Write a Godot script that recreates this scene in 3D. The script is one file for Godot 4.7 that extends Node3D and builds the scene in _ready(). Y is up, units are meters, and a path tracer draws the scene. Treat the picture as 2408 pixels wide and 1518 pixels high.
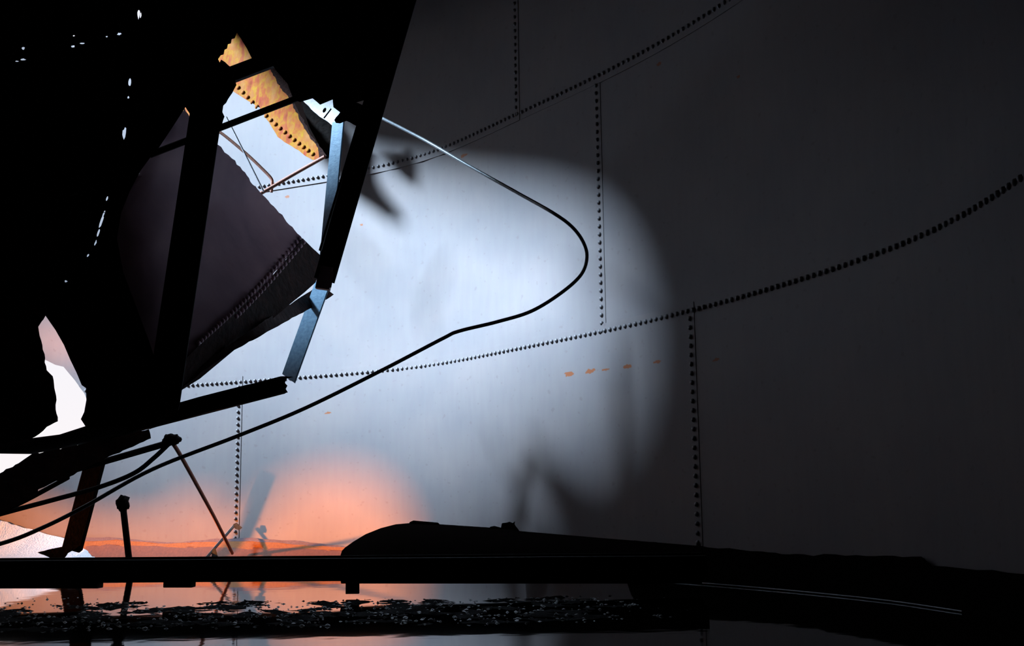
extends Node3D
# Inside a torn, abandoned riveted storage tank: curved steel wall, collapsed roof sheets, still water on the floor.

const FOCAL := 2790.0
const PITCH := 0.1589
const ROLL := -0.01251
const EYE := Vector3(0, 0.4136, 0)
const CENTRE := Vector2(-6.335, -3.265)
const RADIUS := 8.366
const ROOF := 5.22
const SEAMS := [1.62, 3.42]
const SKY_TOWARDS := Vector3(-0.76, 0.62, 0.12)
const SUN_TOWARDS := Vector3(-0.965, 0.12, 0.23)

var view := Basis(Vector3.RIGHT, PITCH) * Basis(Vector3.BACK, ROLL)
var taken := {}
var M := {}
var rng := RandomNumberGenerator.new()
var wobble := FastNoiseLite.new()
var wall_holes: Array[PackedVector2Array] = []
var roof_hole := PackedVector2Array()


func _ready() -> void:
	rng.seed = 7
	wobble.seed = 3
	wobble.frequency = 0.08
	var cam := Camera3D.new()
	cam.name = "camera"
	cam.transform = Transform3D(view, EYE)
	cam.fov = rad_to_deg(2.0 * atan(759.0 / FOCAL))
	cam.near = 0.05
	cam.far = 400.0
	add_child(cam)
	cam.current = true

	var env := Environment.new()
	env.background_mode = Environment.BG_SKY
	var sky := Sky.new()
	var sm := ProceduralSkyMaterial.new()   # an even white overcast sky
	sm.sky_top_color = Color(0.93, 0.95, 1.0)
	sm.sky_horizon_color = Color(1.0, 0.97, 0.97)
	sm.ground_bottom_color = Color(0.6, 0.6, 0.62)
	sm.ground_horizon_color = Color(0.8, 0.8, 0.8)
	sm.sky_energy_multiplier = 1.0
	sky.sky_material = sm
	env.sky = sky
	env.tonemap_mode = Environment.TONE_MAPPER_LINEAR
	env.tonemap_exposure = 1.0
	env.sdfgi_enabled = true
	env.ssao_enabled = true
	env.ssil_enabled = true
	var we := WorldEnvironment.new()
	we.name = "environment"
	we.environment = env
	add_child(we)
	sun("daylight_through_cloud", SKY_TOWARDS, Color(0.79, 0.905, 1.0), 7.9, 12.0)
	sun("low_sun", SUN_TOWARDS, Color(1.0, 0.57, 0.25), 4.1, 2.6)

	materials()
	openings()
	build_ground()
	build_wall()
	build_ceiling()
	build_sun_block()
	build_floor()
	build_beam_and_mound()
	build_sheets()
	build_steelwork()



func sun(called: String, towards: Vector3, color: Color, energy: float, angle: float) -> void:
	var l := DirectionalLight3D.new()
	l.name = called
	l.light_color = color
	l.light_energy = energy
	l.light_angular_distance = angle
	l.shadow_enabled = true
	l.sky_mode = DirectionalLight3D.SKY_MODE_LIGHT_ONLY
	l.basis = Basis.looking_at(-towards.normalized())
	add_child(l)


# ---------------------------------------------------------------- helpers

func ray(px: float, py: float) -> Vector3:
	return (view * Vector3((px - 1204.0) / FOCAL, -(py - 759.0) / FOCAL, -1.0)).normalized()

func at(px: float, py: float, depth: float) -> Vector3:          # the point seen there, that many metres into the tank
	var d := ray(px, py)
	return EYE + d * (depth / -d.z)

func wall_radius(theta: float) -> float:                          # round, with a few shallow dents
	theta = wrapf(theta, -PI, PI)
	var r := RADIUS
	var dents := [-75.0, -0.0223, -62.0, 0.0054, -50.0, 0.1767, -38.0, -0.0048, -26.0, 0.017, -14.0, 0.0584, -2.0, -0.1318]
	for i in range(0, dents.size(), 2):
		r += dents[i + 1] * exp(-pow((theta - deg_to_rad(dents[i])) / 0.13, 2))
	return r

func meet_wall(from: Vector3, d: Vector3) -> Vector3:             # where a line from inside the tank meets the wall
	var r := RADIUS
	var p := from
	for i in 25:
		var o := Vector2(from.x, from.z) - CENTRE
		var h := Vector2(d.x, d.z)
		var a := h.dot(h)
		var b := o.dot(h)
		var c := o.dot(o) - r * r
		p = from + d * ((-b + sqrt(maxf(b * b - a * c, 0.0))) / a)
		r = lerpf(r, wall_radius(theta_of(p)), 0.5)
	return p

func theta_of(p: Vector3) -> float:
	return atan2(p.z - CENTRE.y, p.x - CENTRE.x)

func on_wall(theta: float, y: float, inwards := 0.0) -> Vector3:
	var r := wall_radius(theta) - inwards
	return Vector3(CENTRE.x + r * cos(theta), y, CENTRE.y + r * sin(theta))

func wall_at(px: float, py: float) -> Vector3:
	return meet_wall(EYE, ray(px, py))

func numbered(called: String) -> String:
	var n: int = taken.get(called, 0)
	taken[called] = n + 1
	return called if n == 0 else "%s_%03d" % [called, n]

func tag(o: Node3D, label: String, category: String, group := "", kind := "") -> Node3D:
	if label:
		o.set_meta("label", label)
	if category:
		o.set_meta("category", category)
	if group:
		o.set_meta("group", group)
	if kind:
		o.set_meta("kind", kind)
	return o

func thing(called: String, base: Vector3, label: String, category: String, group := "") -> Node3D:
	var o := Node3D.new()
	o.name = numbered(called)
	o.position = base
	add_child(o)
	tag(o, label, category, group)
	return o

func put(called: String, mesh: Mesh, m: Material, parent: Node3D = null) -> MeshInstance3D:   # a mesh in world axes, as a thing or as a part
	var o := MeshInstance3D.new()
	o.name = numbered(called) if parent == null else called
	o.mesh = mesh
	o.material_override = m
	if parent == null:
		add_child(o)
	else:
		var shift := Vector3.ZERO
		var p: Node = parent
		while p is Node3D and p != self:
			shift -= (p as Node3D).position
			p = p.get_parent()
		o.position = shift
		parent.add_child(o, true)
	return o

func begin() -> SurfaceTool:
	var st := SurfaceTool.new()
	st.begin(Mesh.PRIMITIVE_TRIANGLES)
	return st

func quad(st: SurfaceTool, a: Vector3, b: Vector3, c: Vector3, d: Vector3) -> void:
	for v in [a, b, c, a, c, d]:
		st.add_vertex(v)

func done(st: SurfaceTool) -> ArrayMesh:
	st.generate_normals()
	return st.commit()

func path(points: Array, steps := 8) -> PackedVector3Array:      # a smooth line through points
	var out := PackedVector3Array()
	for i in points.size() - 1:
		var p0: Vector3 = points[maxi(i - 1, 0)]
		var p1: Vector3 = points[i]
		var p2: Vector3 = points[i + 1]
		var p3: Vector3 = points[mini(i + 2, points.size() - 1)]
		for k in steps:
			out.append(p1.cubic_interpolate(p2, p0, p3, float(k) / steps))
	out.append(points[-1])
	return out

func tube(st: SurfaceTool, line: PackedVector3Array, r0: float, r1 := -1.0, sides := 10) -> void:
	if r1 < 0.0:
		r1 = r0
	var rings := []
	var side := Vector3.UP
	for i in line.size():
		var t := (line[mini(i + 1, line.size() - 1)] - line[maxi(i - 1, 0)]).normalized()
		if absf(side.dot(t)) > 0.98:
			side = Vector3.RIGHT
		side = (side - t * side.dot(t)).normalized()
		var up := t.cross(side)
		var ring := PackedVector3Array()
		var r := lerpf(r0, r1, float(i) / (line.size() - 1))
		for k in sides:
			ring.append(line[i] + (side * cos(TAU * k / sides) + up * sin(TAU * k / sides)) * r)
		rings.append(ring)
	st.set_smooth_group(1)
	for i in rings.size() - 1:
		for k in sides:
			var n := (k + 1) % sides
			quad(st, rings[i][k], rings[i][n], rings[i + 1][n], rings[i + 1][k])
	st.set_smooth_group(-1)
	for k in range(1, sides - 1):
		for v in [rings[0][0], rings[0][k + 1], rings[0][k], rings[-1][0], rings[-1][k], rings[-1][k + 1]]:
			st.add_vertex(v)

func profile(st: SurfaceTool, shape: PackedVector2Array, a: Vector3, b: Vector3, across: Vector3, ragged := 0.0) -> void:   # a rolled section from a to b; x of its shape runs across
	var t := (b - a).normalized()
	var x := (across - t * across.dot(t)).normalized()
	var y := t.cross(x)
	var n := shape.size()
	st.set_smooth_group(-1)
	var tail := PackedFloat32Array()
	for i in n:
		tail.append(rng.randf_range(-ragged, ragged))
	for i in n:
		var p := shape[i]
		var q := shape[(i + 1) % n]
		var op := x * p.x + y * p.y
		var oq := x * q.x + y * q.y
		quad(st, a + op - t * tail[i], a + oq - t * tail[(i + 1) % n], b + oq + t * tail[(i + 1) % n], b + op + t * tail[i])
	var tri := Geometry2D.triangulate_polygon(shape)
	for i in range(0, tri.size(), 3):
		for k in [0, 1, 2]:
			var p := shape[tri[i + k]]
			st.add_vertex(a + x * p.x + y * p.y - t * tail[tri[i + k]])
		for k in [0, 2, 1]:
			var p := shape[tri[i + k]]
			st.add_vertex(b + x * p.x + y * p.y + t * tail[tri[i + k]])

func box_shape(w: float, h: float, c := 0.0) -> PackedVector2Array:
	if c <= 0.0:
		return PackedVector2Array([Vector2(-w, -h) / 2, Vector2(w, -h) / 2, Vector2(w, h) / 2, Vector2(-w, h) / 2])
	return PackedVector2Array([Vector2(-w / 2 + c, -h / 2), Vector2(w / 2 - c, -h / 2), Vector2(w / 2, -h / 2 + c), Vector2(w / 2, h / 2 - c), Vector2(w / 2 - c, h / 2), Vector2(-w / 2 + c, h / 2), Vector2(-w / 2, h / 2 - c), Vector2(-w / 2, -h / 2 + c)])

func angle_shape(w: float, h: float, t: float) -> PackedVector2Array:     # an L section: flange towards the eye, web behind
	return PackedVector2Array([Vector2(-w / 2, 0), Vector2(w / 2, 0), Vector2(w / 2, t), Vector2(-w / 2 + t, t), Vector2(-w / 2 + t, h), Vector2(-w / 2, h)])

func poly(flat: Array) -> PackedVector2Array:
	var out := PackedVector2Array()
	for i in range(0, flat.size(), 2):
		out.append(Vector2(flat[i], flat[i + 1]))
	return out

func torn(outline: PackedVector2Array, amp: float, step := 7.0) -> PackedVector2Array:   # a ragged edge along an outline
	var out := PackedVector2Array()
	for i in outline.size():
		var a := outline[i]
		var b := outline[(i + 1) % outline.size()]
		var n := maxi(1, int(a.distance_to(b) / step))
		var side := (b - a).orthogonal().normalized()
		for k in n:
			var p := a.lerp(b, float(k) / n)
			if k:
				p += side * (wobble.get_noise_2d(p.x * 3.0, p.y * 3.0) * 1.2 + rng.randf_range(-0.6, 0.6)) * amp
			out.append(p)
	return out

func clockwise(p: PackedVector2Array, want: bool) -> PackedVector2Array:
	if Geometry2D.is_polygon_clockwise(p) != want:
		var q := p.duplicate()
		q.reverse()
		return q
	return p

func cut(pieces: Array, holes: Array) -> Array:
	for h in holes:
		var next := []
		var mid := Vector2.ZERO
		for v in h:
			mid += v / h.size()
		for p in pieces:
			var left := Geometry2D.clip_polygons(p, h)
			if left.size() == 2 and Geometry2D.is_polygon_clockwise(left[0]) != Geometry2D.is_polygon_clockwise(left[1]):     # the hole lies inside: cut the piece in two through it first
				left.clear()
				for s in [-1.0, 1.0]:
					var half := PackedVector2Array([mid + Vector2(0, -999), mid + Vector2(999 * s, -999), mid + Vector2(999 * s, 999), mid + Vector2(0, 999)])
					for q in Geometry2D.intersect_polygons(p, half):
						left.append_array(Geometry2D.clip_polygons(q, h))
			next.append_array(left)
		pieces = next
	return pieces

# A bent sheet: its outline is given in the drawing's pixels, bend(px, py) says how deep in the tank each point lies.
func sheet(outline: PackedVector2Array, bend: Callable, thick := 0.012, holes := [], cell := 60.0) -> ArrayMesh:
	var st := begin()
	var lo := outline[0]
	var hi := outline[0]
	for p in outline:
		lo = lo.min(p)
		hi = hi.max(p)
	var y := lo.y
	while y < hi.y:
		var x := lo.x
		while x < hi.x:
			var r := PackedVector2Array([Vector2(x, y), Vector2(x + cell, y), Vector2(x + cell, y + cell), Vector2(x, y + cell)])
			for piece in cut(Geometry2D.intersect_polygons(r, outline), holes):
				var tri := Geometry2D.triangulate_polygon(piece)
				for i in range(0, tri.size(), 3):
					var a: Vector2 = piece[tri[i]]
					var b: Vector2 = piece[tri[i + 1]]
					var c: Vector2 = piece[tri[i + 2]]
					if (b - a).cross(c - a) < 0.0:
						var s := b
						b = c
						c = s
					st.set_smooth_group(1)
					for v in [a, b, c]:
						st.add_vertex(at(v.x, v.y, bend.call(v.x, v.y)))
					st.set_smooth_group(2)
					for v in [a, c, b]:
						st.add_vertex(at(v.x, v.y, bend.call(v.x, v.y) + thick))
			x += cell
		y += cell
	st.set_smooth_group(-1)
	for loop in [outline] + holes:
		for i in loop.size():
			var p: Vector2 = loop[i]
			var q: Vector2 = loop[(i + 1) % loop.size()]
			var n := maxi(1, int(p.distance_to(q) / 30.0))
			for k in n:
				var a := p.lerp(q, float(k) / n)
				var b := p.lerp(q, float(k + 1) / n)
				var da: float = bend.call(a.x, a.y)
				var db: float = bend.call(b.x, b.y)
				quad(st, at(a.x, a.y, da), at(b.x, b.y, db), at(b.x, b.y, db + thick), at(a.x, a.y, da + thick))
	return done(st)

func flat_at(depth: float, gx := 0.0, gy := 0.0, x0 := 0.0, y0 := 0.0) -> Callable:     # a plane, leaning gx and gy metres per hundred pixels
	return func(x, y): return depth + gx * (x - x0) / 100.0 + gy * (y - y0) / 100.0

func dome_mesh(r: float, h: float) -> ArrayMesh:                   # a rivet head, its axis along +y
	var st := begin()
	st.set_smooth_group(1)
	var prof := [[1.0, 0.0], [0.86, 0.55], [0.5, 0.9]]
	for i in 2:
		for k in 8:
			var a0 := TAU * k / 8.0
			var a1 := TAU * (k + 1) / 8.0
			var p: Array = prof[i]
			var q: Array = prof[i + 1]
			quad(st, Vector3(cos(a0) * p[0] * r, p[1] * h, sin(a0) * p[0] * r), Vector3(cos(a1) * p[0] * r, p[1] * h, sin(a1) * p[0] * r), Vector3(cos(a1) * q[0] * r, q[1] * h, sin(a1) * q[0] * r), Vector3(cos(a0) * q[0] * r, q[1] * h, sin(a0) * q[0] * r))
	for k in 8:
		var a0 := TAU * k / 8.0
		var a1 := TAU * (k + 1) / 8.0
		for v in [Vector3(cos(a0) * 0.5 * r, 0.9 * h, sin(a0) * 0.5 * r), Vector3(cos(a1) * 0.5 * r, 0.9 * h, sin(a1) * 0.5 * r), Vector3(0, h, 0)]:
			st.add_vertex(v)
	return done(st)

func facing(up: Vector3) -> Basis:
	var side := up.cross(Vector3(0.31, 0.2, 0.93)).normalized()
	return Basis(side, up, side.cross(up))


# ---------------------------------------------------------------- materials

func noise_tex(freq: float, ramp: Array, size := 512, octaves := 4, seed_ := 1) -> NoiseTexture2D:
	var n := FastNoiseLite.new()
	n.seed = seed_
	n.frequency = freq
	n.fractal_octaves = octaves
	var t := NoiseTexture2D.new()
	t.width = size
	t.height = size
	t.seamless = true
	t.noise = n
	var g := Gradient.new()
	g.offsets = PackedFloat32Array(ramp.map(func(r): return r[0]))
	g.colors = PackedColorArray(ramp.map(func(r): return r[1]))
	t.color_ramp = g
	return t

func steel(called: String, ramp: Array, rough: float, freq := 0.02, scale_ := 0.8, metal := 0.0, bump := 0.25, seed_ := 1) -> StandardMaterial3D:
	var m := StandardMaterial3D.new()
	m.resource_name = called
	m.albedo_texture = noise_tex(freq, ramp, 512, 5, seed_)
	m.roughness = rough
	m.metallic = metal
	m.uv1_triplanar = true
	m.uv1_world_triplanar = true
	m.uv1_scale = Vector3.ONE * scale_
	if bump > 0.0:
		m.normal_enabled = true
		m.normal_scale = bump
		var n := noise_tex(freq * 2.0, [[0.0, Color.BLACK], [1.0, Color.WHITE]], 512, 5, seed_ + 20)
		n.color_ramp = null
		n.as_normal_map = true
		n.bump_strength = 6.0
		m.normal_texture = n
	return m

func materials() -> void:
	M.black = steel("sooty rusted steel", [[0.0, Color(0.07, 0.055, 0.05)], [0.55, Color(0.10, 0.075, 0.065)], [1.0, Color(0.15, 0.10, 0.08)]], 0.75)
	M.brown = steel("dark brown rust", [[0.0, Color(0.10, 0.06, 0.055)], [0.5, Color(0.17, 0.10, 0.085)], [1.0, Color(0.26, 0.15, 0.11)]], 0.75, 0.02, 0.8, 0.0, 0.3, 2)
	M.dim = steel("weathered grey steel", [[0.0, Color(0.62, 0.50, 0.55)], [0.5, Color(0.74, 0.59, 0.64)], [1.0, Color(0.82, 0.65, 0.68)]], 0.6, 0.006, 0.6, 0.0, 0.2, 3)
	M.bar = steel("pale blue grey paint", [[0.0, Color(0.34, 0.47, 0.58)], [0.5, Color(0.44, 0.58, 0.69)], [1.0, Color(0.54, 0.67, 0.76)]], 0.5, 0.04, 1.5, 0.0, 0.12, 4)
	M.rust = steel("orange rust with yellow and pink patches", [[0.0, Color(0.42, 0.15, 0.09)], [0.33, Color(0.57, 0.26, 0.17)], [0.44, Color(0.57, 0.31, 0.13)], [0.55, Color(0.60, 0.46, 0.11)], [0.64, Color(0.58, 0.35, 0.16)], [1.0, Color(0.60, 0.42, 0.27)]], 0.8, 0.008, 1.2, 0.0, 0.3, 5)
	M.rim = steel("flaking brown rust", [[0.0, Color(0.07, 0.04, 0.04)], [0.5, Color(0.14, 0.08, 0.075)], [1.0, Color(0.28, 0.17, 0.13)]], 0.9, 0.05, 2.0, 0.0, 0.8, 6)
	M.pipe = steel("copper brown rust", [[0.0, Color(0.42, 0.25, 0.20)], [1.0, Color(0.68, 0.45, 0.36)]], 0.7, 0.05, 2.0, 0.0, 0.1, 7)
	M.white = steel("pale flaking paint", [[0.0, Color(0.70, 0.68, 0.70)], [1.0, Color(0.85, 0.85, 0.88)]], 0.6, 0.03, 2.0, 0.0, 0.1, 8)
	M.grey = steel("grey bare metal", [[0.0, Color(0.38, 0.40, 0.42)], [1.0, Color(0.58, 0.60, 0.62)]], 0.45, 0.03, 2.0, 0.3, 0.05, 9)
	M.ash = steel("wet black volcanic ash", [[0.0, Color(0.03, 0.027, 0.027)], [0.6, Color(0.06, 0.053, 0.053)], [1.0, Color(0.15, 0.14, 0.14)]], 0.9, 0.05, 2.5, 0.0, 1.0, 10)
	M.ash.metallic_specular = 0.15
	M.wet = steel("wet black pebbles", [[0.0, Color(0.06, 0.055, 0.055)], [1.0, Color(0.13, 0.12, 0.12)]], 0.35, 0.05, 2.5, 0.0, 0.0, 17)
	M.snow = steel("old snow", [[0.0, Color(0.86, 0.92, 0.96)], [1.0, Color(0.96, 0.97, 0.99)]], 0.8, 0.02, 2.0, 0.0, 0.6, 11)
	M.clay = steel("red brown silt", [[0.0, Color(0.33, 0.17, 0.11)], [1.0, Color(0.45, 0.24, 0.15)]], 0.8, 0.03, 2.0, 0.0, 0.3, 12)
	M.ochre = steel("orange silt", [[0.0, Color(0.48, 0.27, 0.10)], [1.0, Color(0.60, 0.36, 0.14)]], 0.8, 0.03, 2.0, 0.0, 0.3, 13)
	M.dust = steel("grey purple silt", [[0.0, Color(0.36, 0.30, 0.34)], [1.0, Color(0.46, 0.39, 0.42)]], 0.8, 0.03, 2.0, 0.0, 0.3, 14)
	M.rust.uv1_scale = Vector3(2.4, 0.9, 2.4)
	for k in ["black", "brown", "rim", "rust"]:
		M[k].metallic_specular = 0.18
	M.soot = steel("matt soot and tar", [[0.0, Color(0.05, 0.042, 0.04)], [1.0, Color(0.09, 0.07, 0.065)]], 1.0, 0.03, 1.0, 0.0, 0.2, 18)
	M.soot.specular_mode = BaseMaterial3D.SPECULAR_DISABLED
	M.wet.metallic_specular = 0.35
	var w := StandardMaterial3D.new()
	w.resource_name = "dark still water"
	w.albedo_color = Color(0.05, 0.045, 0.05)
	w.roughness = 0.03
	w.metallic_specular = 0.6
	w.normal_enabled = true
	w.normal_scale = 0.02
	w.uv1_triplanar = true
	w.uv1_world_triplanar = true
	w.uv1_scale = Vector3.ONE * 0.5
	var nt := noise_tex(0.012, [[0.0, Color.BLACK], [1.0, Color.WHITE]], 512, 3, 30)
	nt.as_normal_map = true
	nt.color_ramp = null
	nt.bump_strength = 4.0
	w.normal_texture = nt
	M.water = w
	M.wall = wall_paint()
	M.wall_rivet = steel("painted rivet heads", [[0.0, Color(0.36, 0.34, 0.36)], [1.0, Color(0.46, 0.44, 0.45)]], 0.55, 0.05, 2.0, 0.0, 0.0, 15)
	M.sheen = steel("smooth dark steel", [[0.0, Color(0.16, 0.13, 0.14)], [1.0, Color(0.24, 0.20, 0.21)]], 0.35, 0.02, 1.0, 0.2, 0.1, 16)

func wall_paint() -> StandardMaterial3D:
	# Weathered grey paint over one arc of the wall, theta -100 to 10 degrees, height 0 to 5.3 m: blotches, fine runs, specks and rust spots where the photograph has them.
	var wide := 2048
	var tall := 1024
	var im := Image.create(wide, tall, false, Image.FORMAT_RGB8)
	var blot := FastNoiseLite.new()
	blot.seed = 11
	blot.frequency = 0.006
	blot.fractal_octaves = 4
	var fine := FastNoiseLite.new()
	fine.seed = 12
	fine.frequency = 0.05
	var specks := FastNoiseLite.new()
	specks.seed = 13
	specks.frequency = 0.09
	specks.fractal_octaves = 2
	for j in tall:
		for i in wide:
			var b := blot.get_noise_2d(i, j)
			var f := fine.get_noise_2d(i * 2.0, j * 0.25)
			var v := 0.46 + 0.025 * b + 0.008 * f
			var c := Color(v * (1.04 + 0.02 * b), v * (0.975 + 0.01 * f), v * (0.985 - 0.02 * b))
			var s := specks.get_noise_2d(i, j * 0.8)
			if s > 0.60:
				c = c.lerp(Color(0.40, 0.34, 0.34), minf((s - 0.60) * 3.0, 0.3))
			im.set_pixel(i, j, c)
	var spots := [1290, 158, 6, 9, 1265, 40, 5, 8, 1090, 365, 12, 5, 1628, 520, 6, 6, 1540, 700, 6, 8, 1340, 878, 16, 8, 1390, 872, 18, 7, 1425, 868, 14, 3, 1478, 860, 14, 6, 1548, 850, 10, 5, 675, 462, 5, 5, 850, 528, 4, 4, 2100, 715, 6, 10, 772, 970, 6, 4]
	for k in range(0, spots.size(), 4):
		var p := wall_at(spots[k], spots[k + 1])
		var u := (rad_to_deg(theta_of(p)) + 100.0) / 110.0 * wide
		var v2 := (1.0 - p.y / 5.3) * tall
		var s := p.distance_to(EYE) / FOCAL * wide / (RADIUS * deg_to_rad(110.0))
		var rx: float = spots[k + 2] * s * 1.15
		var ry: float = spots[k + 3] * s
		for j in range(int(v2 - ry * 2), int(v2 + ry * 2) + 1):
			for i in range(int(u - rx * 2), int(u + rx * 2) + 1):
				if i < 0 or j < 0 or i >= wide or j >= tall:
					continue
				var d := Vector2((i - u) / rx, (j - v2) / ry).length() + 0.6 * specks.get_noise_2d(i * 2.2, j * 2.2)
				if d < 1.0:
					im.set_pixel(i, j, im.get_pixel(i, j).lerp(Color(0.55, 0.27, 0.12), 0.8))
	var m := StandardMaterial3D.new()
	m.resource_name = "weathered pale grey paint on steel"
	m.albedo_texture = ImageTexture.create_from_image(im)
	m.roughness = 0.6
	m.metallic_specular = 0.35
	return m


# ---------------------------------------------------------------- the setting

func openings() -> void:
	# The collapsed part of the roof, and the tears in the wall, found by following the light back from the bright areas of the wall.
	var lit := poly([0, -120, 400, -60, 580, 110, 760, 300, 870, 400, 1000, 440, 1150, 490, 1300, 535, 1400, 590, 1450, 680, 1445, 780, 1350, 880, 1230, 985, 1130, 1050, 1000, 1085, 500, 1090])
	for p in lit:
		var w := wall_at(p.x, p.y)
		var q := w + SKY_TOWARDS * ((ROOF - w.y) / SKY_TOWARDS.y)
		roof_hole.append(Vector2(q.x, q.z))
	roof_hole.append(Vector2(-11.2, -9.9))
	roof_hole.append(Vector2(-9.5, -10.8))
	var glow := poly([985, 1330, 985, 1290, 960, 1215, 910, 1145, 830, 1108, 740, 1115, 655, 1155, 590, 1240, 550, 1240, 520, 1165, 450, 1165, 400, 1205, 200, 1205, 100, 1165, -100, 1130, -100, 1330])
	for g in [glow, poly([75, 740, 140, 735, 195, 800, 195, 870, 150, 870, 90, 830])]:
		var low := PackedVector2Array()
		for p in g:
			var w := wall_at(p.x, p.y)
			var q := meet_wall(w + SUN_TOWARDS * 0.5, SUN_TOWARDS)
			low.append(Vector2(wrapf(theta_of(q), -TAU, 0.0), q.y))
		wall_holes.append(low)
	# the tear seen at the left edge of the picture
	var tear := PackedVector2Array()
	for p in torn(poly([-60, 800, 40, 815, 112, 848, 150, 862, 176, 893, 200, 925, 212, 990, 190, 1050, 60, 1128, -60, 1150, -260, 1120, -260, 850]), 4.0, 14.0):
		var w := wall_at(p.x, p.y)
		tear.append(Vector2(wrapf(theta_of(w), -TAU, 0.0), w.y))
	wall_holes.append(tear)

func build_ground() -> void:
	var st := begin()
	st.set_smooth_group(1)
	var rings := [8.45, 12.0, 20.0, 45.0, 120.0]
	for i in 4:
		for k in 64:
			var v := []
			for e in [[i, k], [i, k + 1], [i + 1, k + 1], [i + 1, k]]:
				var a := TAU * (int(e[1]) % 64) / 64.0
				var r: float = rings[e[0]]
				var y := -0.02 if e[0] == 0 else 0.25 * wobble.get_noise_2d(r * cos(a) * 3.0, r * sin(a) * 3.0) - 0.05
				v.append(Vector3(CENTRE.x + r * cos(a), y, CENTRE.y + r * sin(a)))
			quad(st, v[0], v[1], v[2], v[3])
	tag(put("ground", done(st), M.snow), "snow covered ground outside the tank", "ground", "", "structure")

func plate_mesh(t0: float, t1: float, y0: float, y1: float, inset: float) -> ArrayMesh:
	var st := begin()
	var n := maxi(1, int(ceil((t1 - t0) / deg_to_rad(2.0))))
	var spot := func(v: Vector2, back: float) -> Vector3: return on_wall(v.x, v.y, inset + 0.004 * (v.x - t0) / (t1 - t0) - back)
	for i in n:
		var a := lerpf(t0, t1, float(i) / n)
		var b := lerpf(t0, t1, float(i + 1) / n)
		var strip := PackedVector2Array([Vector2(a, y0), Vector2(b, y0), Vector2(b, y1), Vector2(a, y1)])
		var pieces := [strip]
		for h in wall_holes:
			for turn in [-TAU, 0.0, TAU]:
				var moved := PackedVector2Array()
				for p in h:
					moved.append(p + Vector2(turn, 0))
				pieces = cut(pieces, [moved])
		for piece in pieces:
			var tri := Geometry2D.triangulate_polygon(piece)
			for side in 2:
				for k in range(0, tri.size(), 3):
					var order := [0, 1, 2]
					var e0: Vector2 = piece[tri[k]]
					var e1: Vector2 = piece[tri[k + 1]]
					var e2: Vector2 = piece[tri[k + 2]]
					if ((e1 - e0).cross(e2 - e0) > 0.0) == (side == 0):
						order = [0, 2, 1]
					for e in order:
						var v: Vector2 = piece[tri[k + e]]
						var dir := Vector3(cos(v.x), 0, sin(v.x))
						st.set_normal(-dir if side == 0 else dir)
						st.set_uv(Vector2((rad_to_deg(v.x) + 100.0) / 110.0, 1.0 - v.y / 5.3))
						st.add_vertex(spot.call(v, 0.01 * side))
			for k in piece.size():
				var p: Vector2 = piece[k]
				var q: Vector2 = piece[(k + 1) % piece.size()]
				var inner := (absf(p.x - a) < 1e-5 and absf(q.x - a) < 1e-5 and i > 0) or (absf(p.x - b) < 1e-5 and absf(q.x - b) < 1e-5 and i < n - 1)
				if inner:
					continue
				var e0: Vector3 = spot.call(p, 0.0)
				var e1: Vector3 = spot.call(q, 0.0)
				var e2: Vector3 = spot.call(q, 0.01)
				var e3: Vector3 = spot.call(p, 0.01)
				st.set_normal((e3 - e0).cross(e1 - e0).normalized())
				st.set_uv(Vector2((rad_to_deg(p.x) + 100.0) / 110.0, 1.0 - p.y / 5.3))
				quad(st, e0, e1, e2, e3)
	return st.commit()

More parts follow.
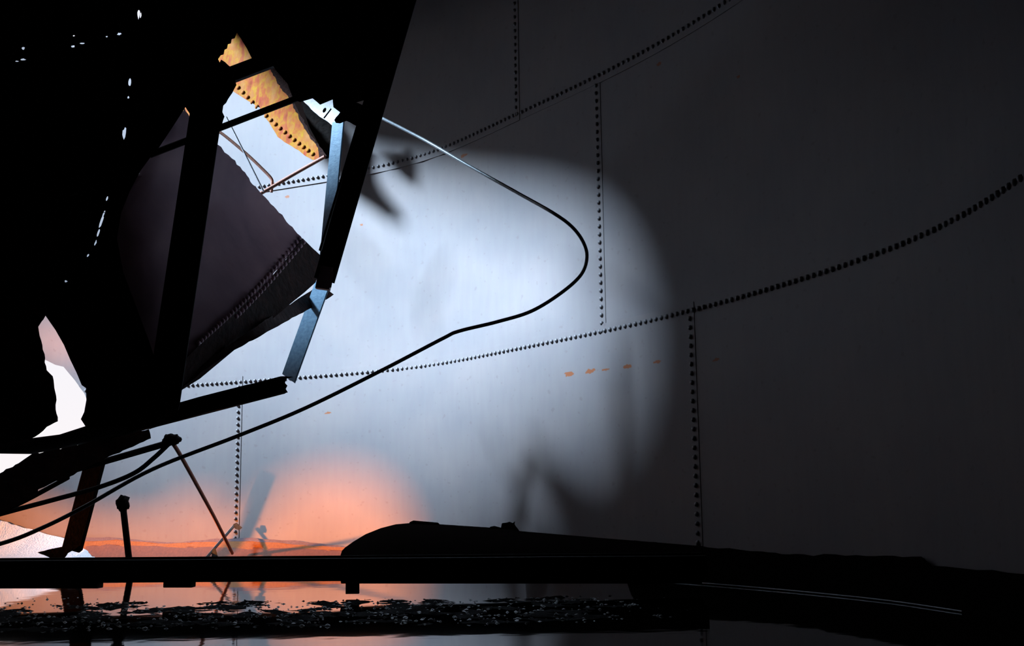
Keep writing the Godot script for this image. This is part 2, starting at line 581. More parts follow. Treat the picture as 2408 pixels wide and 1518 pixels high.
func build_wall() -> void:
	var wall := thing("wall_curved", Vector3(CENTRE.x, 0, CENTRE.y), "curved pale grey tank wall of lapped riveted steel plates with rust spots", "wall")
	wall.set_meta("kind", "structure")
	var joints := [[-27.6, -62.6], [-33.9, -69.9], [-40.4, -76.4]]
	var spans := [[-0.15, 1.67], [1.57, 3.47], [3.365, ROOF]]
	var rivets := []
	for c in 3:
		var list: Array = joints[c].duplicate()
		var rest: float = (360.0 - (list[0] - list[1])) / 9.0
		for k in 8:
			list.append(list[-1] - rest)
		for k in list.size():
			var hi: float = list[k]
			var lo: float = list[(k + 1) % list.size()] - (360.0 if k == list.size() - 1 else 0.0)
			put("steel_plate", plate_mesh(deg_to_rad(lo - 0.28), deg_to_rad(hi + 0.28), spans[c][0], spans[c][1], 0.006 if c != 1 else 0.0), M.wall, wall)
		for k in 2:
			var y: float = [0.06, 1.62, 3.42][c]
			while y < [1.60, 3.40, ROOF - 0.05][c]:
				rivets.append([deg_to_rad(list[k]), y, 0.004 if c == 1 else 0.010])
				y += 0.056
	for s in 2:
		var th := -88.0
		while th < 4.0:
			var f := fposmod(th - joints[[0, 2][s]][1], 36.0) / 36.0
			rivets.append([deg_to_rad(th), SEAMS[s], 0.006 + 0.004 * f])
			th += rad_to_deg(0.054 / RADIUS)
	var head := dome_mesh(0.0165, 0.015)
	var inside := []
	for r in rivets:
		var p := on_wall(r[0], r[1], r[2])
		var cut_away := false
		for h in wall_holes:
			cut_away = cut_away or Geometry2D.is_point_in_polygon(Vector2(r[0], r[1]), h)
		if cut_away:
			continue
		var v := view.inverse() * (p - EYE)
		var x := 1204.0 - v.x / v.z * FOCAL
		var y := 759.0 + v.y / v.z * FOCAL
		var seen := v.z < 0 and x > 0 and x < 2408 and y > 0 and y < 1518
		inside.append([p.distance_to(EYE) if seen else 99.0, Transform3D(facing((Vector3(CENTRE.x, p.y, CENTRE.y) - p).normalized()), p - wall.position)])
	inside.sort_custom(func(a, b): return a[0] < b[0])
	var many: Array = inside.slice(300)
	for r in inside.slice(0, 300):
		var o := MeshInstance3D.new()
		o.name = "rivet"
		o.mesh = head
		o.material_override = M.wall_rivet
		o.transform = r[1]
		wall.add_child(o, true)
	var mm := MultiMesh.new()
	mm.transform_format = MultiMesh.TRANSFORM_3D
	mm.mesh = head
	mm.instance_count = many.size()
	for i in many.size():
		mm.set_instance_transform(i, many[i][1])
	var mi := MultiMeshInstance3D.new()
	mi.name = "rivet_rows"
	mi.multimesh = mm
	mi.material_override = M.wall_rivet
	mi.set_meta("kind", "stuff")
	wall.add_child(mi)

func build_ceiling() -> void:
	var st := begin()
	var circle := PackedVector2Array()
	for k in 96:
		circle.append(CENTRE + Vector2(cos(TAU * k / 96.0), sin(TAU * k / 96.0)) * (RADIUS + 0.25))
	var edge := torn(roof_hole, 0.05, 0.3)
	var x := CENTRE.x - RADIUS - 0.3
	while x < CENTRE.x + RADIUS + 0.3:
		var strip := PackedVector2Array([Vector2(x, -20), Vector2(x + 0.7, -20), Vector2(x + 0.7, 20), Vector2(x, 20)])
		for piece in cut(Geometry2D.intersect_polygons(circle, strip), [edge]):
			var tri := Geometry2D.triangulate_polygon(piece)
			for side in 2:
				for k in range(0, tri.size(), 3):
					for e in ([0, 1, 2] if side == 0 else [0, 2, 1]):
						var v: Vector2 = piece[tri[k + e]]
						st.add_vertex(Vector3(v.x, ROOF + 0.015 * side, v.y))
			for k in piece.size():
				var p: Vector2 = piece[k]
				var q: Vector2 = piece[(k + 1) % piece.size()]
				if absf(p.x - q.x) < 1e-5:
					continue
				quad(st, Vector3(p.x, ROOF, p.y), Vector3(q.x, ROOF, q.y), Vector3(q.x, ROOF + 0.015, q.y), Vector3(p.x, ROOF + 0.015, p.y))
		x += 0.7
	tag(put("ceiling", done(st), M.black), "dark rusted flat roof of the tank with a large torn opening", "roof", "", "structure")

func build_sun_block() -> void:
	# unseen upright sheet, added to keep the low sun out of the roof opening
	var st := begin()
	st.set_smooth_group(1)
	var rows := []
	for k in 25:
		var z := lerpf(-11.6, -2.0, k / 24.0)
		var h := 1.55 + 0.06 * sin(k * 1.7) + rng.randf_range(-0.03, 0.03)
		rows.append([Vector3(-11.35, ROOF + 0.02, z), Vector3(-11.45, ROOF + h * 0.5, z), Vector3(-11.6, ROOF + h, z), Vector3(-11.63, ROOF + h, z), Vector3(-11.48, ROOF + h * 0.5, z), Vector3(-11.38, ROOF + 0.02, z)])
	for i in 24:
		for k in 6:
			quad(st, rows[i][k], rows[i][(k + 1) % 6], rows[i + 1][(k + 1) % 6], rows[i + 1][k])
	tag(put("added_sun_block", done(st), M.black), "dark upright sheet out of view, added to block the low sun at the roof opening", "steel sheet")

func floor_height(x: float, z: float) -> float:
	# the wet ash bank that breaks the water between the beam and the eye
	var band := smoothstep(-6.4, -5.9, z) * (1.0 - smoothstep(-4.75 - 0.25 * x * 0.3, -4.35, z)) * (1.0 - smoothstep(0.2, 1.4, x))
	var corner := smoothstep(-7.2, -6.2, z) * (1.0 - smoothstep(-2.25, -1.75, x)) * 0.8
	var n := wobble.get_noise_2d(x * 30.0, z * 30.0) * 0.014 + wobble.get_noise_2d(x * 100.0, z * 130.0) * 0.014 + wobble.get_noise_2d(x * 260.0, z * 260.0) * 0.009
	return -0.035 + 0.032 * maxf(band, corner) + n * (0.35 + 0.65 * maxf(band, corner))

func build_floor() -> void:
	var st := begin()
	st.set_smooth_group(1)
	var zs := []
	var z := -12.2
	while z < 5.5:
		zs.append(z)
		z += 0.03 if z > -7.0 and z < -4.0 else 0.25
	for i in zs.size() - 1:
		var x := -15.0
		while x < 2.6:
			var w := 0.035 if x > -3.0 and zs[i] > -7.2 and zs[i] < -2.9 else 0.25
			var v := []
			for p in [Vector2(x, zs[i]), Vector2(x + w, zs[i]), Vector2(x + w, zs[i + 1]), Vector2(x, zs[i + 1])]:
				v.append(Vector3(p.x, floor_height(p.x, p.y), p.y))
			if (Vector2(x, zs[i]) - CENTRE).length() < RADIUS + 0.1:
				quad(st, v[0], v[1], v[2], v[3])
			x += w
	tag(put("floor", done(st), M.ash), "black volcanic ash covering the tank floor and breaking through the water", "floor", "", "structure")
	var disc := begin()
	for k in 96:
		for v in [CENTRE, CENTRE + Vector2(cos(TAU * k / 96.0), sin(TAU * k / 96.0)) * (RADIUS - 0.03), CENTRE + Vector2(cos(TAU * (k + 1) / 96.0), sin(TAU * (k + 1) / 96.0)) * (RADIUS - 0.03)]:
			disc.add_vertex(Vector3(v.x, 0.0, v.y))
	tag(put("water_pool", done(disc), M.water), "still dark water covering the tank floor and mirroring the lit wall", "water", "", "stuff")
	# pebbles and flakes lying on the bank
	var chip := begin()
	var pts := []
	for k in 6:
		var a := TAU * k / 6.0
		pts.append(Vector3(cos(a) * (1.0 if k % 2 else 0.75), 0.0, sin(a)))
	for k in 6:
		for v in [pts[k], pts[(k + 1) % 6], Vector3(0.15, 0.55, -0.1)]:
			chip.add_vertex(v)
	var mm := MultiMesh.new()
	mm.transform_format = MultiMesh.TRANSFORM_3D
	mm.mesh = done(chip)
	var places := []
	for i in 5200:
		var x := rng.randf_range(-3.2, 1.3)
		var zz := rng.randf_range(-6.9, -3.6)
		var h := floor_height(x, zz)
		if h > -0.012 and (h > -0.004 or rng.randf() < 0.25):
			places.append(Transform3D(Basis(Vector3.UP, rng.randf() * TAU) * Basis.from_scale(Vector3(1, rng.randf_range(0.5, 1.2), rng.randf_range(0.5, 1.0)) * rng.randf_range(0.004, 0.014)), Vector3(x, maxf(h, -0.001), zz)))
	mm.instance_count = places.size()
	for i in places.size():
		mm.set_instance_transform(i, places[i])
	var mi := MultiMeshInstance3D.new()
	mi.name = "gravel"
	mi.multimesh = mm
	mi.material_override = M.wet
	add_child(mi)
	tag(mi, "wet black gravel and flakes scattered over the ash bank in front of the long beam", "gravel", "", "stuff")
	build_banks()

func bank(stations: Array, reach: float, m: Material, called: String, parent: Node3D, low := 0.0, inset := 0.03) -> MeshInstance3D:   # matter heaped against the wall; stations are [px, py of its top]
	var st := begin()
	st.set_smooth_group(1)
	var rows := []
	for i in stations.size() - 1:
		for k in 6:
			var f := k / 6.0
			rows.append([lerpf(stations[i][0], stations[i + 1][0], f), lerpf(stations[i][1], stations[i + 1][1], f)])
	rows.append(stations[-1])
	var grid := []
	for r in rows:
		var w := wall_at(r[0], r[1])
		var th := theta_of(w)
		var h := maxf(w.y + 0.012 * wobble.get_noise_2d(r[0] * 2.0, r[1]), 0.004)
		var line := PackedVector3Array()
		for k in 8:
			var f := k / 7.0
			line.append(on_wall(th, lerpf(h, low - 0.03, pow(f, 0.7)), inset + reach * f + 0.01 * wobble.get_noise_2d(r[0], k * 30.0)))
		line.append(on_wall(th, low - 0.03, inset))
		line.append(on_wall(th, h, inset))
		grid.append(line)
	for i in grid.size() - 1:
		for k in 9:
			quad(st, grid[i][k], grid[i][k + 1], grid[i + 1][k + 1], grid[i + 1][k])
	return put(called, done(st), m, parent)

func build_banks() -> void:
	var base := wall_at(500, 1300)
	base.y = 0.0
	var t := thing("silt_bank", base, "low band of orange and brown silt layers banked along the wall foot", "silt")
	bank([[165, 1285], [260, 1279], [400, 1285], [560, 1284], [700, 1288], [860, 1296]], 0.16, M.clay, "lower_layer", t, 0.0, 0.05)
	bank([[165, 1274], [280, 1269], [400, 1277], [480, 1273], [600, 1272], [720, 1280], [860, 1290]], 0.09, M.ochre, "middle_layer", t, 0.0, 0.04)
	bank([[165, 1263], [260, 1262], [360, 1271], [420, 1274], [500, 1267], [600, 1264], [700, 1270], [800, 1281], [870, 1290]], 0.02, M.dust, "top_layer", t, 0.0, 0.035)
	var snow := bank([[-420, 1150], [-200, 1180], [-60, 1204], [0, 1221], [60, 1240], [165, 1268], [215, 1288], [255, 1309]], 0.75, M.snow, "snow_drift", null, 0.0, 0.02)
	tag(snow, "white snow drift blown against the wall foot below the torn opening", "snow", "", "stuff")


# ---------------------------------------------------------------- the long beam and the dark mound

func build_beam_and_mound() -> void:
	var a := at(-260, 1344, 6.25)
	var b := at(1660, 1330, 6.25)
	var t := thing("steel_beam", at(300, 1372, 6.25), "long black steel beam lying level just above the water from the left edge to the right wall", "beam")
	var st := begin()
	var h := 0.13
	var w := 0.1
	profile(st, PackedVector2Array([Vector2(-h / 2, -w / 2), Vector2(h / 2, -w / 2), Vector2(h / 2, -w / 2 + 0.012), Vector2(h / 2 - 0.012, -w / 2 + 0.02), Vector2(h / 2 - 0.012, w / 2), Vector2(-h / 2 + 0.012, w / 2), Vector2(-h / 2 + 0.012, -w / 2 + 0.02), Vector2(-h / 2, -w / 2 + 0.012)]), a, b, Vector3.UP)
	put("channel", done(st), M.black, t)
	for e in [[390, 455, 1372, 1379], [-60, 236, 1372, 1381]]:
		st = begin()
		profile(st, box_shape(0.09, absf(e[3] - e[2]) / FOCAL * 6.25 + 0.02, 0.005), at(e[0], (e[2] + e[3]) / 2.0 - 4, 6.25), at(e[1], (e[2] + e[3]) / 2.0 - 4, 6.25), Vector3.BACK)
		put("pad_plate", done(st), M.black, t)
	st = begin()
	profile(st, box_shape(0.066, 0.05, 0.004), at(829, 1350, 6.25), at(829, 1395, 6.25), Vector3.RIGHT)
	put("leg", done(st), M.brown, t)

	# the mound: a dark collapsed shell, from its rounded nose back to the wall and along the wall's foot
	var rows := [[801, 1304, 6.7], [804, 1294, 7.2], [812, 1286, 7.7], [830, 1273, 8.3], [860, 1255, 8.7], [895, 1241, 8.9], [930, 1232, 8.95], [965, 1229, 8.95], [1035, 1232, 8.9], [1190, 1242, 8.5], [1225, 1248, 8.35], [1390, 1262, 7.7], [1500, 1271, 7.3], [1600, 1279, 6.95], [1650, 1283, 6.75]]
	var root := at(1000, 1362, 6.4)
	var mound := thing("collapsed_shell", root, "long black humped sheet of collapsed steel rising behind the long beam", "wreckage")
	st = begin()
	st.set_smooth_group(1)
	var grid := []
	for r in rows:
		var line := PackedVector3Array()
		var under := PackedVector3Array()
		for k in 13:
			var f := k / 12.0
			var d: float = lerpf(6.36, r[2], f)
			var lo := at(r[0], 1363.0, 6.36).y
			var hi := at(r[0], r[1], r[2]).y
			var p := at(r[0], 1300.0, d)
			p.y = lerpf(lo, hi, pow(f, 0.55))
			line.append(p)
			under.insert(0, p - Vector3(0, 0.02, 0.03))
		line.append_array(under)
		grid.append(line)
	for i in grid.size() - 1:
		for k in 26:
			quad(st, grid[i][k], grid[i][(k + 1) % 26], grid[i + 1][(k + 1) % 26], grid[i + 1][k])
	put("shell", done(st), M.soot, mound)
	put("lid_plate", sheet(poly([962, 1240, 963, 1227, 972, 1223, 1030, 1228, 1036, 1234, 1042, 1242]), flat_at(8.85), 0.3), M.black, mound)
	put("torn_lump", sheet(torn(poly([1150, 1246, 1152, 1238, 1162, 1236, 1178, 1240, 1180, 1230, 1192, 1228, 1198, 1226, 1206, 1229, 1211, 1225, 1210, 1232, 1216, 1240, 1224, 1252, 1190, 1254]), 0.8, 4.0), flat_at(8.45), 0.2, [], 30.0), M.black, mound)
	tag(bank([[1500, 1271], [1600, 1279], [1650, 1283], [1800, 1296], [1900, 1303], [2050, 1305], [2180, 1306], [2205, 1328], [2420, 1346], [2700, 1360]], 0.09, M.soot, "debris_ridge", null), "low black ridge of debris along the foot of the right wall, beyond the beam end", "debris")
	# a pale line modelled for the glint where water meets the wall foot
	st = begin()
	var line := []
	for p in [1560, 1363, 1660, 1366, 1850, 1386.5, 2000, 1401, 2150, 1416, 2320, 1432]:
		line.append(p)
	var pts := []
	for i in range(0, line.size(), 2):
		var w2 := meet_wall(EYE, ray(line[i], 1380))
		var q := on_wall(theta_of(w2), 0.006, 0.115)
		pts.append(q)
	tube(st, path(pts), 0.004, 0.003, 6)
	tag(put("glint_line", done(st), M.grey), "thin pale line added as the waterline glint along the foot of the right wall", "glint line")


# ---------------------------------------------------------------- collapsed sheets

func sheet_thing(called: String, label: String, category: String, base: Vector3) -> Node3D:
	return thing(called, base, label, category)

func hanging(x: float, y: float) -> float:            # the big riveted sheet: deeper to the right, with a crease
	var u := (x - 345.0) / 100.0
	var d := 6.35 + 0.27 * (u + sqrt(u * u + 0.7)) * lerpf(1.0, 0.5, smoothstep(480.0, 850.0, y)) + 0.02 * (y - 500.0) / 100.0
	var crease := (y - 460.0) - (x - 490.0) * 0.27
	d += 0.10 * exp(-pow(crease / 70.0, 2)) * clampf((640.0 - x) / 150.0, 0.0, 1.0)
	return d + 0.02 * wobble.get_noise_2d(x * 0.2, y * 0.2)

func build_sheets() -> void:
	# black roof sheet across the upper left, with small holes rusted through
	var holes := []
	for h in [[326, 33, 5, 14], [331, 36, 3, 8], [280, 80, 6, 5], [55, 114, 5, 4], [54, 140, 8, 3], [40, 144, 5, 2], [174, 84, 3, 2], [172, 109, 6, 4], [193, 102, 9, 2.5], [251, 86, 3, 2], [305, 195, 4, 12], [302, 229, 3, 4], [292, 312, 5, 18], [252, 466, 3, 7], [239, 520, 4, 22], [243, 505, 3, 12], [231, 548, 4, 14], [225, 570, 2.5, 9], [207, 600, 3, 5], [155, 661, 4, 3]]:
		var p := PackedVector2Array()
		var lean := 0.35 if h[0] > 200 and h[1] > 440 else 0.1
		for k in 9:
			var r := rng.randf_range(0.6, 1.2)
			var q := Vector2(cos(TAU * k / 9.0) * h[2], sin(TAU * k / 9.0) * h[3]) * r * 0.8
			p.append(Vector2(h[0] + q.x - q.y * lean, h[1] + q.y))
		holes.append(p)
	var roof_bend := func(x, y): return 6.05 + 0.05 * (x + 0.0) / 100.0 + 0.08 * sin(x * 0.006 + y * 0.004) + 0.03 * sin(y * 0.013)
	var roof := poly([-420, -430, 1060, -430, 1000, -60, 900, 120, 858, 235, 800, 252, 782, 234, 753, 246, 735, 231, 706, 240, 690, 234, 677, 198, 648, 164, 633, 140, 594, 141, 580, 113, 566, 90, 557, 77, 552, 90, 545, 92, 543, 102, 536, 104, 534, 114, 528, 117, 526, 128, 519, 130, 513, 139, 518, 150, 520, 210, 480, 240, 436, 252, 405, 300, 375, 345, 352, 372, 330, 402, 305, 450, 285, 500, 275, 560, 290, 640, 320, 720, 350, 800, 385, 905, 392, 960, 350, 1005, 240, 1000, 203, 1005, 190, 985, 198, 968, 203, 940, 202, 912, 192, 905, 180, 876, 165, 845, 150, 810, 130, 775, 107, 742, 90, 768, 60, 720, 0, 660, -420, 600])
	var t := sheet_thing("roof_sheet", "huge black collapsed roof sheet across the upper left, pierced by small rust holes", "steel sheet", at(300, 1000, 6.2))
	put("sheet", sheet(roof, roof_bend, 0.012, holes, 80.0), M.black, t)

	t = sheet_thing("torn_plate", "black ragged plate hanging at the left edge beside the white gap", "steel plate", at(0, 1040, 5.8))
	put("plate", sheet(torn(poly([-420, 560, -20, 630, 66, 705, 107, 742, 90, 768, 97, 800, 105, 832, 110, 870, 124, 884, 133, 940, 131, 962, 136, 990, 110, 1003, 92, 1020, 70, 1032, 0, 1042, -420, 1060]), 2.5, 9.0), func(x, y): return 5.75 + 0.1 * (x + 100.0) / 100.0 + 0.04 * sin(y * 0.02), 0.012), M.brown, t)

	# the big riveted sheet hanging behind the post: an upper and a lower plate and the rivets that joined them
	t = sheet_thing("riveted_sheet", "large dim grey roof sheet with a row of rivets, folded behind the leaning post", "steel sheet", at(390, 940, 6.9))
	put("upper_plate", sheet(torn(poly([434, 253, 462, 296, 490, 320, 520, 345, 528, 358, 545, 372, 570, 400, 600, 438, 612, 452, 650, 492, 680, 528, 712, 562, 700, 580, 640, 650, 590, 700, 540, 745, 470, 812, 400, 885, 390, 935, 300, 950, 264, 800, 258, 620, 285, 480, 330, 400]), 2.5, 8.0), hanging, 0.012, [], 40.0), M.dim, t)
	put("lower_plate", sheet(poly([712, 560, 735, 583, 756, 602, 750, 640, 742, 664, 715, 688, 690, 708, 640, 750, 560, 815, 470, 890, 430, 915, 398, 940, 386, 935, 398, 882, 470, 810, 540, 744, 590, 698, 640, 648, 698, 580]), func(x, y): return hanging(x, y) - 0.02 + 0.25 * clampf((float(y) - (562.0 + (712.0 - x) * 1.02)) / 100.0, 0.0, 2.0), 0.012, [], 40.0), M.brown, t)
	var head := dome_mesh(0.017, 0.013)
	for i in 34:
		var f := i / 33.0
		var x := lerpf(708, 470, f)
		var y := lerpf(562, 808, f) + 12.0 * sin(f * PI)
		var d := hanging(x, y) - 0.022
		for row in 2:
			if row == 1 and i > 22:
				continue
			var o := MeshInstance3D.new()
			o.name = "rivet"
			o.mesh = head
			o.material_override = M.dim
			o.transform = Transform3D(facing(Vector3(0.85, 0.05, 0.52).normalized()), at(x - 4.0 + row * 10.0, y - 2.0 + row * 9.0, d) - t.position)
			t.add_child(o, true)
	t = sheet_thing("folded_strip", "dark folded steel strip along the riveted sheet's lower edge, behind the blue bars", "steel strip", at(430, 930, 7.0))
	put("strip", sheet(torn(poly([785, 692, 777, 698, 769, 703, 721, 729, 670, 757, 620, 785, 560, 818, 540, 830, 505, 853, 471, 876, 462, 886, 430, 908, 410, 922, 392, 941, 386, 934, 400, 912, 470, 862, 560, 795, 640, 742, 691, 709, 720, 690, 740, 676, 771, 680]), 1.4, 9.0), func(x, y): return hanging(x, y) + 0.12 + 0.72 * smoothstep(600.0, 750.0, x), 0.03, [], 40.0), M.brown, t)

	# the sunlit rust plate seen through the gap
	head = dome_mesh(0.023, 0.014)
	tag(put("rust_scrap", sheet(torn(poly([422, 268, 437, 251, 448, 270, 466, 296, 462, 312, 446, 296, 432, 284]), 1.2, 6.0), flat_at(9.9, -0.3, -0.12, 440.0, 270.0), 0.012, [], 40.0), M.rust), "small sunlit scrap of orange rust at the peak of the riveted sheet", "rust scrap")
	var lean := flat_at(10.28, -0.2, -0.14, 600.0, 250.0)
	t = sheet_thing("rust_plate", "sunlit orange and yellow rusted plate with a rivet row, seen through the upper gap", "rusted plate", at(735, 375, 9.4))
	put("plate", sheet(torn(poly([540, 40, 600, 60, 660, 150, 672, 209, 690, 248, 719, 306, 740, 330, 756, 350, 757, 373, 735, 376, 653, 322, 611, 253, 575, 232, 547, 214, 520, 170, 490, 120]), 1.5, 9.0), lean, 0.012, [], 40.0), M.rust, t)
	put("torn_rim", sheet(torn(poly([631, 160, 650, 160, 677, 198, 692, 240, 708, 274, 729, 314, 750, 343, 768, 366, 750, 374, 748, 348, 735, 330, 719, 306, 711, 292, 689, 248, 679, 230, 662, 209]), 3.0, 5.0), func(x, y): return lean.call(x, y) - 0.05, 0.06, [], 40.0), M.rim, t)
	for i in 17:
		var f := i / 16.0
		var o := MeshInstance3D.new()
		o.name = "rivet"
		o.mesh = head
		o.material_override = M.rust
		var x := lerpf(560, 735, f)
		var y := lerpf(206, 362, f) + 8.0 * sin(f * PI)
		o.transform = Transform3D(facing(Vector3(-0.7, 0.15, 0.7).normalized()), at(x, y, lean.call(x, y)) - t.position)
		t.add_child(o, true)
	t = sheet_thing("gusset_plate", "black triangular gusset plate between the orange rust plate and upper blue bar", "steel plate", at(775, 370, 9.4))
	put("plate", sheet(poly([706, 236, 745, 266, 780, 292, 776, 330, 774, 371, 764, 374, 750, 340, 728, 300]), flat_at(10.05, -0.1, 0.0, 700.0), 0.015, [], 40.0), M.black, t)
	var bolt_hole := PackedVector2Array()
	for k in 10:
		bolt_hole.append(Vector2(763 + cos(TAU * k / 10.0) * 4.0 - sin(TAU * k / 10.0) * 2.0, 259 + sin(TAU * k / 10.0) * 6.0))
	t = sheet_thing("bracket_plate", "small pale bracket plate with one bolt hole and a slot above the black gusset", "bracket", at(780, 292, 9.5))
	put("plate", sheet(torn(poly([700, 225, 735, 224, 753, 236, 790, 226, 800, 262, 789, 288, 780, 294, 745, 268]), 1.0, 8.0), flat_at(9.75, -0.2, -0.1, 750.0, 250.0), 0.012, [bolt_hole, poly([778, 254, 780, 257, 763, 279, 760, 277])], 40.0), M.white, t)
	put("backing", sheet(poly([745, 240, 792, 240, 792, 285, 770, 285, 745, 268]), flat_at(9.79, -0.2, -0.1, 750.0, 250.0), 0.01), M.black, t)
	t = sheet_thing("end_plate", "black ragged end plate above the top of the upper blue bar", "steel plate", at(800, 285, 6.9))
	put("plate", sheet(torn(poly([783, 222, 800, 226, 862, 250, 850, 290, 846, 300, 815, 284, 800, 290, 790, 289, 786, 282, 800, 264, 784, 252]), 1.2, 7.0), flat_at(6.75), 0.02, [], 40.0), M.black, t)

	# lower left
	t = sheet_thing("rolled_sheet", "dark rolled sheet with a soft sheen lying under the ragged plate at left", "steel sheet", at(100, 1060, 6.0))
	put("sheet", sheet(poly([-420, 1046, 0, 1040, 70, 1030, 140, 1021, 205, 1000, 250, 985, 300, 960, 300, 1018, 240, 1031, 190, 1044, 150, 1053, 75, 1067, 0, 1066, -420, 1072]), func(x, y):
		var mid := 1053.0 - clampf((x + 0.0) / 300.0, 0.0, 1.2) * 55.0
		return 6.0 + 0.12 * clampf(x, -420, 300) / 100.0 + 0.0006 * pow(y - mid, 2) * 0.15, 0.012, [], 20.0), M.sheen, t)
	t = sheet_thing("torn_plate", "brown torn plate sloping down to the lower left below the rolled sheet", "steel plate", at(0, 1215, 6.2))
	put("plate", sheet(torn(poly([-420, 1200, -60, 1128, 0, 1112, 22, 1100, 50, 1084, 76, 1066, 150, 1052, 190, 1042, 240, 1028, 350, 1008, 355, 1030, 320, 1046, 250, 1076, 215, 1094, 180, 1111, 160, 1126, 132, 1130, 120, 1136, 90, 1150, 85, 1166, 40, 1188, 0, 1208, -60, 1232, -420, 1330]), 2.5, 8.0), func(x, y): return 6.35 + 0.13 * x / 100.0 - 0.15 * (y - 1100.0) / 100.0, 0.012, [], 40.0), M.brown, t)


# ---------------------------------------------------------------- posts, beams and bars

func bar(called: String, label: String, category: String, part: String, shape: PackedVector2Array, a: Vector3, b: Vector3, across: Vector3, m: Material, ragged := 0.0, group := "") -> Node3D:
	var t := thing(called, b if b.y < a.y else a, label, category, group)
	var st := begin()
	profile(st, shape, a, b, across, ragged)
	put(part, done(st), m, t)
	return t

func build_steelwork() -> void:
	var st: SurfaceTool
	# the leaning post in front of the riveted sheet, wider at its head
	var post := thing("leaning_post", at(388, 950, 6.5), "wide black leaning post standing in front of the riveted sheet", "post")
	st = begin()
	profile(st, angle_shape(0.155, 0.09, 0.012), at(500, 200, 6.45), at(388, 960, 6.45), Vector3.RIGHT)
	put("shaft", done(st), M.black, post)
	put("head_plate", sheet(torn(poly([436, 252, 480, 215, 520, 140, 545, 160, 556, 200, 541, 226, 521, 256, 528, 274, 520, 300, 500, 330, 455, 318, 460, 290]), 1.2, 9.0), flat_at(6.4), 0.02, [], 40.0), M.black, post)
	bar("cross_beam", "short black cross beam running across the top of the orange rust plate", "beam", "beam", box_shape(0.085, 0.06, 0.004), at(440, 216, 6.35), at(720, 110, 6.6), Vector3.UP, M.black)
	bar("tie_rod", "straight black tie rod crossing in front of the gap from left post to gusset", "rod", "rod", box_shape(0.034, 0.034, 0.008), at(352, 364, 6.38), at(748, 212, 6.62), Vector3.UP, M.black)
	# the long slanting beam that ends above the lower blue bar
	var beam := thing("slanting_beam", at(760, 680, 6.35), "long black slanting beam in front of the bright wall, clamped above the lower blue bar", "beam")
	st = begin()
	profile(st, angle_shape(0.104, 0.07, 0.012), at(985, -100, 6.1), at(765, 660, 6.35), Vector3.RIGHT)
	put("angle_iron", done(st), M.black, beam)
	st = begin()
	profile(st, box_shape(0.012, 0.07), at(962, -100, 6.08), at(754, 590, 6.33), Vector3.RIGHT)
	put("edge_plate", done(st), M.brown, beam)
	st = begin()
	profile(st, box_shape(0.078, 0.05, 0.006), at(768, 628, 6.34), at(759, 680, 6.34), Vector3.RIGHT)
	put("clamp", done(st), M.dim, beam)
	put("clip_tongue", sheet(poly([762, 638, 786, 638, 779, 676, 766, 676]), flat_at(6.29), 0.02), M.dim, beam)
	bar("flat_bar", "upper pale blue flat bar hanging beside the slanting beam", "bar", "bar", box_shape(0.12, 0.012, 0.003), at(796, 284, 7.62), at(763, 640, 7.55), Vector3(0.75, 0, 0.66), M.bar, 0.01, "pale blue flat bars")
	bar("flat_bar", "lower pale blue flat bar sloping down from the clamp to the broken beam end", "bar", "bar", box_shape(0.172, 0.012, 0.003), at(757, 672, 8.5), at(679, 889, 8.72), Vector3(0.75, 0, 0.66), M.bar, 0.006, "pale blue flat bars")
	# the broken beam low down
	var low := thing("broken_beam", at(350, 1010, 6.7), "broken black box beam rising from the rolled sheet to the lower blue bar", "beam")
	st = begin()
	profile(st, box_shape(0.093, 0.08, 0.004), at(250, 1012, 6.75), at(664, 905, 6.75), Vector3.UP, 0.018)
	put("beam", done(st), M.black, low)
	put("torn_end", sheet(torn(poly([640, 896, 655, 888, 662, 884, 690, 886, 674, 890, 670, 900, 676, 906, 672, 914, 677, 922, 640, 930]), 1.0, 5.0), flat_at(6.71), 0.05, [], 30.0), M.black, low)
	put("stiffener", sheet(poly([350, 1010, 400, 952, 470, 932, 580, 904, 640, 893, 640, 932, 480, 970, 356, 1007]), flat_at(6.70), 0.03), M.black, low)
	# slanting support by the torn wall, with its foot
	var sup := thing("support_post", at(165, 1296, 10.3), "slanting dark support post with a foot plate on the snow", "post")
	st = begin()
	profile(st, box_shape(0.155, 0.09, 0.006), at(228, 1070, 10.2), at(170, 1290, 10.4), Vector3.RIGHT)
	put("shaft", done(st), M.soot, sup)
	put("foot_plate", sheet(torn(poly([88, 1298, 130, 1288, 150, 1284, 192, 1280, 160, 1300, 150, 1313, 118, 1311]), 1.0, 8.0), flat_at(10.25), 0.12, [], 40.0), M.soot, sup)
	# the thin spike standing in the water
	var spike := thing("spike", at(303, 1336, 8.85), "thin black upright spike with a knobbly head standing behind the long beam", "spike")
	st = begin()
	profile(st, box_shape(0.042, 0.034, 0.006), at(290, 1196, 8.85), at(306, 1338, 8.85), Vector3.RIGHT)
	put("shaft", done(st), M.black, spike)
	put("head", lump(at(289, 1183, 8.85), Vector3(0.046, 0.058, 0.046), 5), M.black, spike)
	# thin rods
	var rod := thing("knobbed_rod", at(150, 1110, 8.0), "thick dark rod ending in a knobbly lump left of the bent pipe", "rod")
	st = begin()
	tube(st, PackedVector3Array([at(120, 1118, 8.0), at(240, 1086, 8.0), at(392, 1042, 8.0)]), 0.022)
	put("rod", done(st), M.black, rod)
	put("knob", lump(at(404, 1033, 8.0), Vector3(0.062, 0.038, 0.045), 9), M.black, rod)
	st = begin()
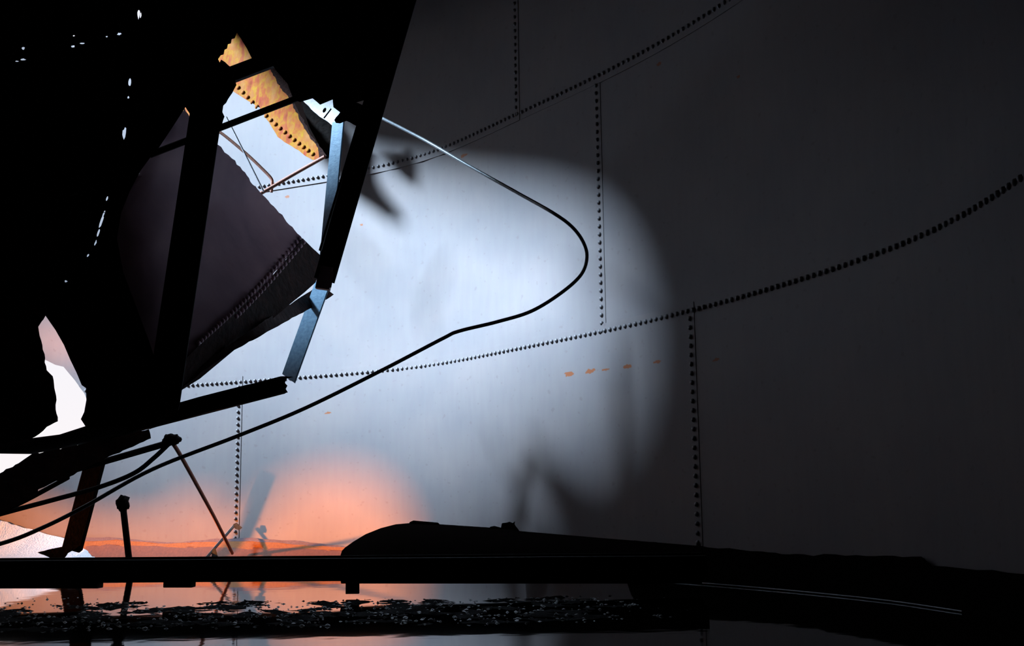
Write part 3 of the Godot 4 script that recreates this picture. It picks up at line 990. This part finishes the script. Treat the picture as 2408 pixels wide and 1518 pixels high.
	tube(st, path([at(-240, 1276, 7.2), at(0, 1208, 7.5), at(120, 1176, 7.7), at(235, 1144, 7.9), at(315, 1112, 8.0), at(362, 1076, 8.0), at(396, 1044, 8.0)]), 0.0155)
	tag(put("bent_rod", done(st), M.black), "thin dark bent rod running from the knobbly lump down to the left edge", "rod")
	st = begin()
	tube(st, path([at(-200, 1300, 7.0), at(0, 1204, 7.0), at(60, 1176, 7.0), at(160, 1122, 6.9)]), 0.014)
	tag(put("bent_rod", done(st), M.black), "thin dark rod along the underside of the brown torn plate at lower left", "rod")
	st = begin()
	tube(st, path([at(408, 1044, 8.0), at(430, 1080, 8.3), at(500, 1208, 9.6), at(546, 1300, 10.5)]), 0.0145)
	tag(put("leaning_rod", done(st), M.pipe), "thin brown rod sloping from the knobbly lump down to the wall foot", "rod")
	var gb := bar("leaning_bar", "short grey bar leaning on the wall foot beside the left vertical rivet seam", "bar", "bar", box_shape(0.03, 0.02, 0.003), at(486, 1310, 10.3), at(550, 1236, 10.55), Vector3.BACK, M.grey)
	put("bracket", sheet(poly([548, 1232, 556, 1228, 570, 1240, 562, 1246, 552, 1242]), flat_at(10.5), 0.03), M.grey, gb)
	put("foot", sheet(poly([500, 1290, 507, 1288, 513, 1310, 497, 1310]), flat_at(10.32), 0.04), M.grey, gb)
	# the bent pipe that sweeps across the bright wall
	st = begin()
	tube(st, path([at(783, 223, 8.1), at(850, 252, 8.0), at(893, 275, 7.95), at(1000, 330, 7.8), at(1100, 388, 7.5), at(1220, 455, 7.1), at(1300, 500, 6.84), at(1345, 533, 6.86), at(1372, 570, 6.87), at(1380, 606, 6.87), at(1366, 646, 6.86), at(1320, 688, 6.83), at(1250, 731, 6.78), at(1170, 756, 6.74), at(1080, 778, 6.7), at(1040, 796, 6.66), at(900, 869, 6.55), at(720, 958, 6.45), at(560, 1024, 6.35), at(360, 1102, 6.25), at(200, 1190, 6.1), at(100, 1240, 6.0), at(0, 1278, 5.9), at(-200, 1326, 5.7)], 8), 0.0105, -1.0, 12)
	tag(put("bent_pipe", done(st), M.grey), "long thin bent pipe sweeping in a pointed loop across the bright wall", "pipe")
	# rusty rods in the gap
	st = begin()
	tube(st, path([at(500, 300, 9.5), at(526, 317, 9.5), at(580, 362, 9.5), at(622, 402, 9.5), at(638, 420, 9.5), at(640, 432, 9.5), at(638, 452, 9.5)], 6), 0.0125)
	tag(put("rusty_rod", done(st), M.pipe), "rusty hooked rod slanting down through the gap, curled at its end", "rod")
	st = begin()
	tube(st, path([at(600, 462, 9.45), at(640, 439, 9.46), at(700, 404, 9.42), at(764, 368, 9.3)], 6), 0.0155)
	tag(put("rusty_rod", done(st), M.pipe), "straight rusty rod rising from the hooked rod to the orange plate's lowest corner", "rod")
	st = begin()
	tube(st, path([at(532, 275, 8.2), at(560, 330, 8.2), at(620, 450, 8.2)], 6), 0.006)
	tag(put("pale_wire", done(st), M.white), "thin pale wire hanging behind the rusty hooked rod", "wire")

func lump(c: Vector3, size: Vector3, seed_: int) -> ArrayMesh:         # a knobbly ball of rust
	var st := begin()
	st.set_smooth_group(1)
	var n := FastNoiseLite.new()
	n.seed = seed_
	n.frequency = 0.9
	var p := func(i: int, k: int) -> Vector3:
		var a := PI * i / 10.0
		var b := TAU * (k % 14) / 14.0
		var d := Vector3(sin(a) * cos(b), cos(a), sin(a) * sin(b))
		return c + d * size * (1.0 + 0.45 * n.get_noise_3dv(d * 2.0) + 0.12 * sin(b * 5.0) * sin(a * 4.0))
	for i in 10:
		for k in 14:
			quad(st, p.call(i, k), p.call(i, k + 1), p.call(i + 1, k + 1), p.call(i + 1, k))
	return done(st)
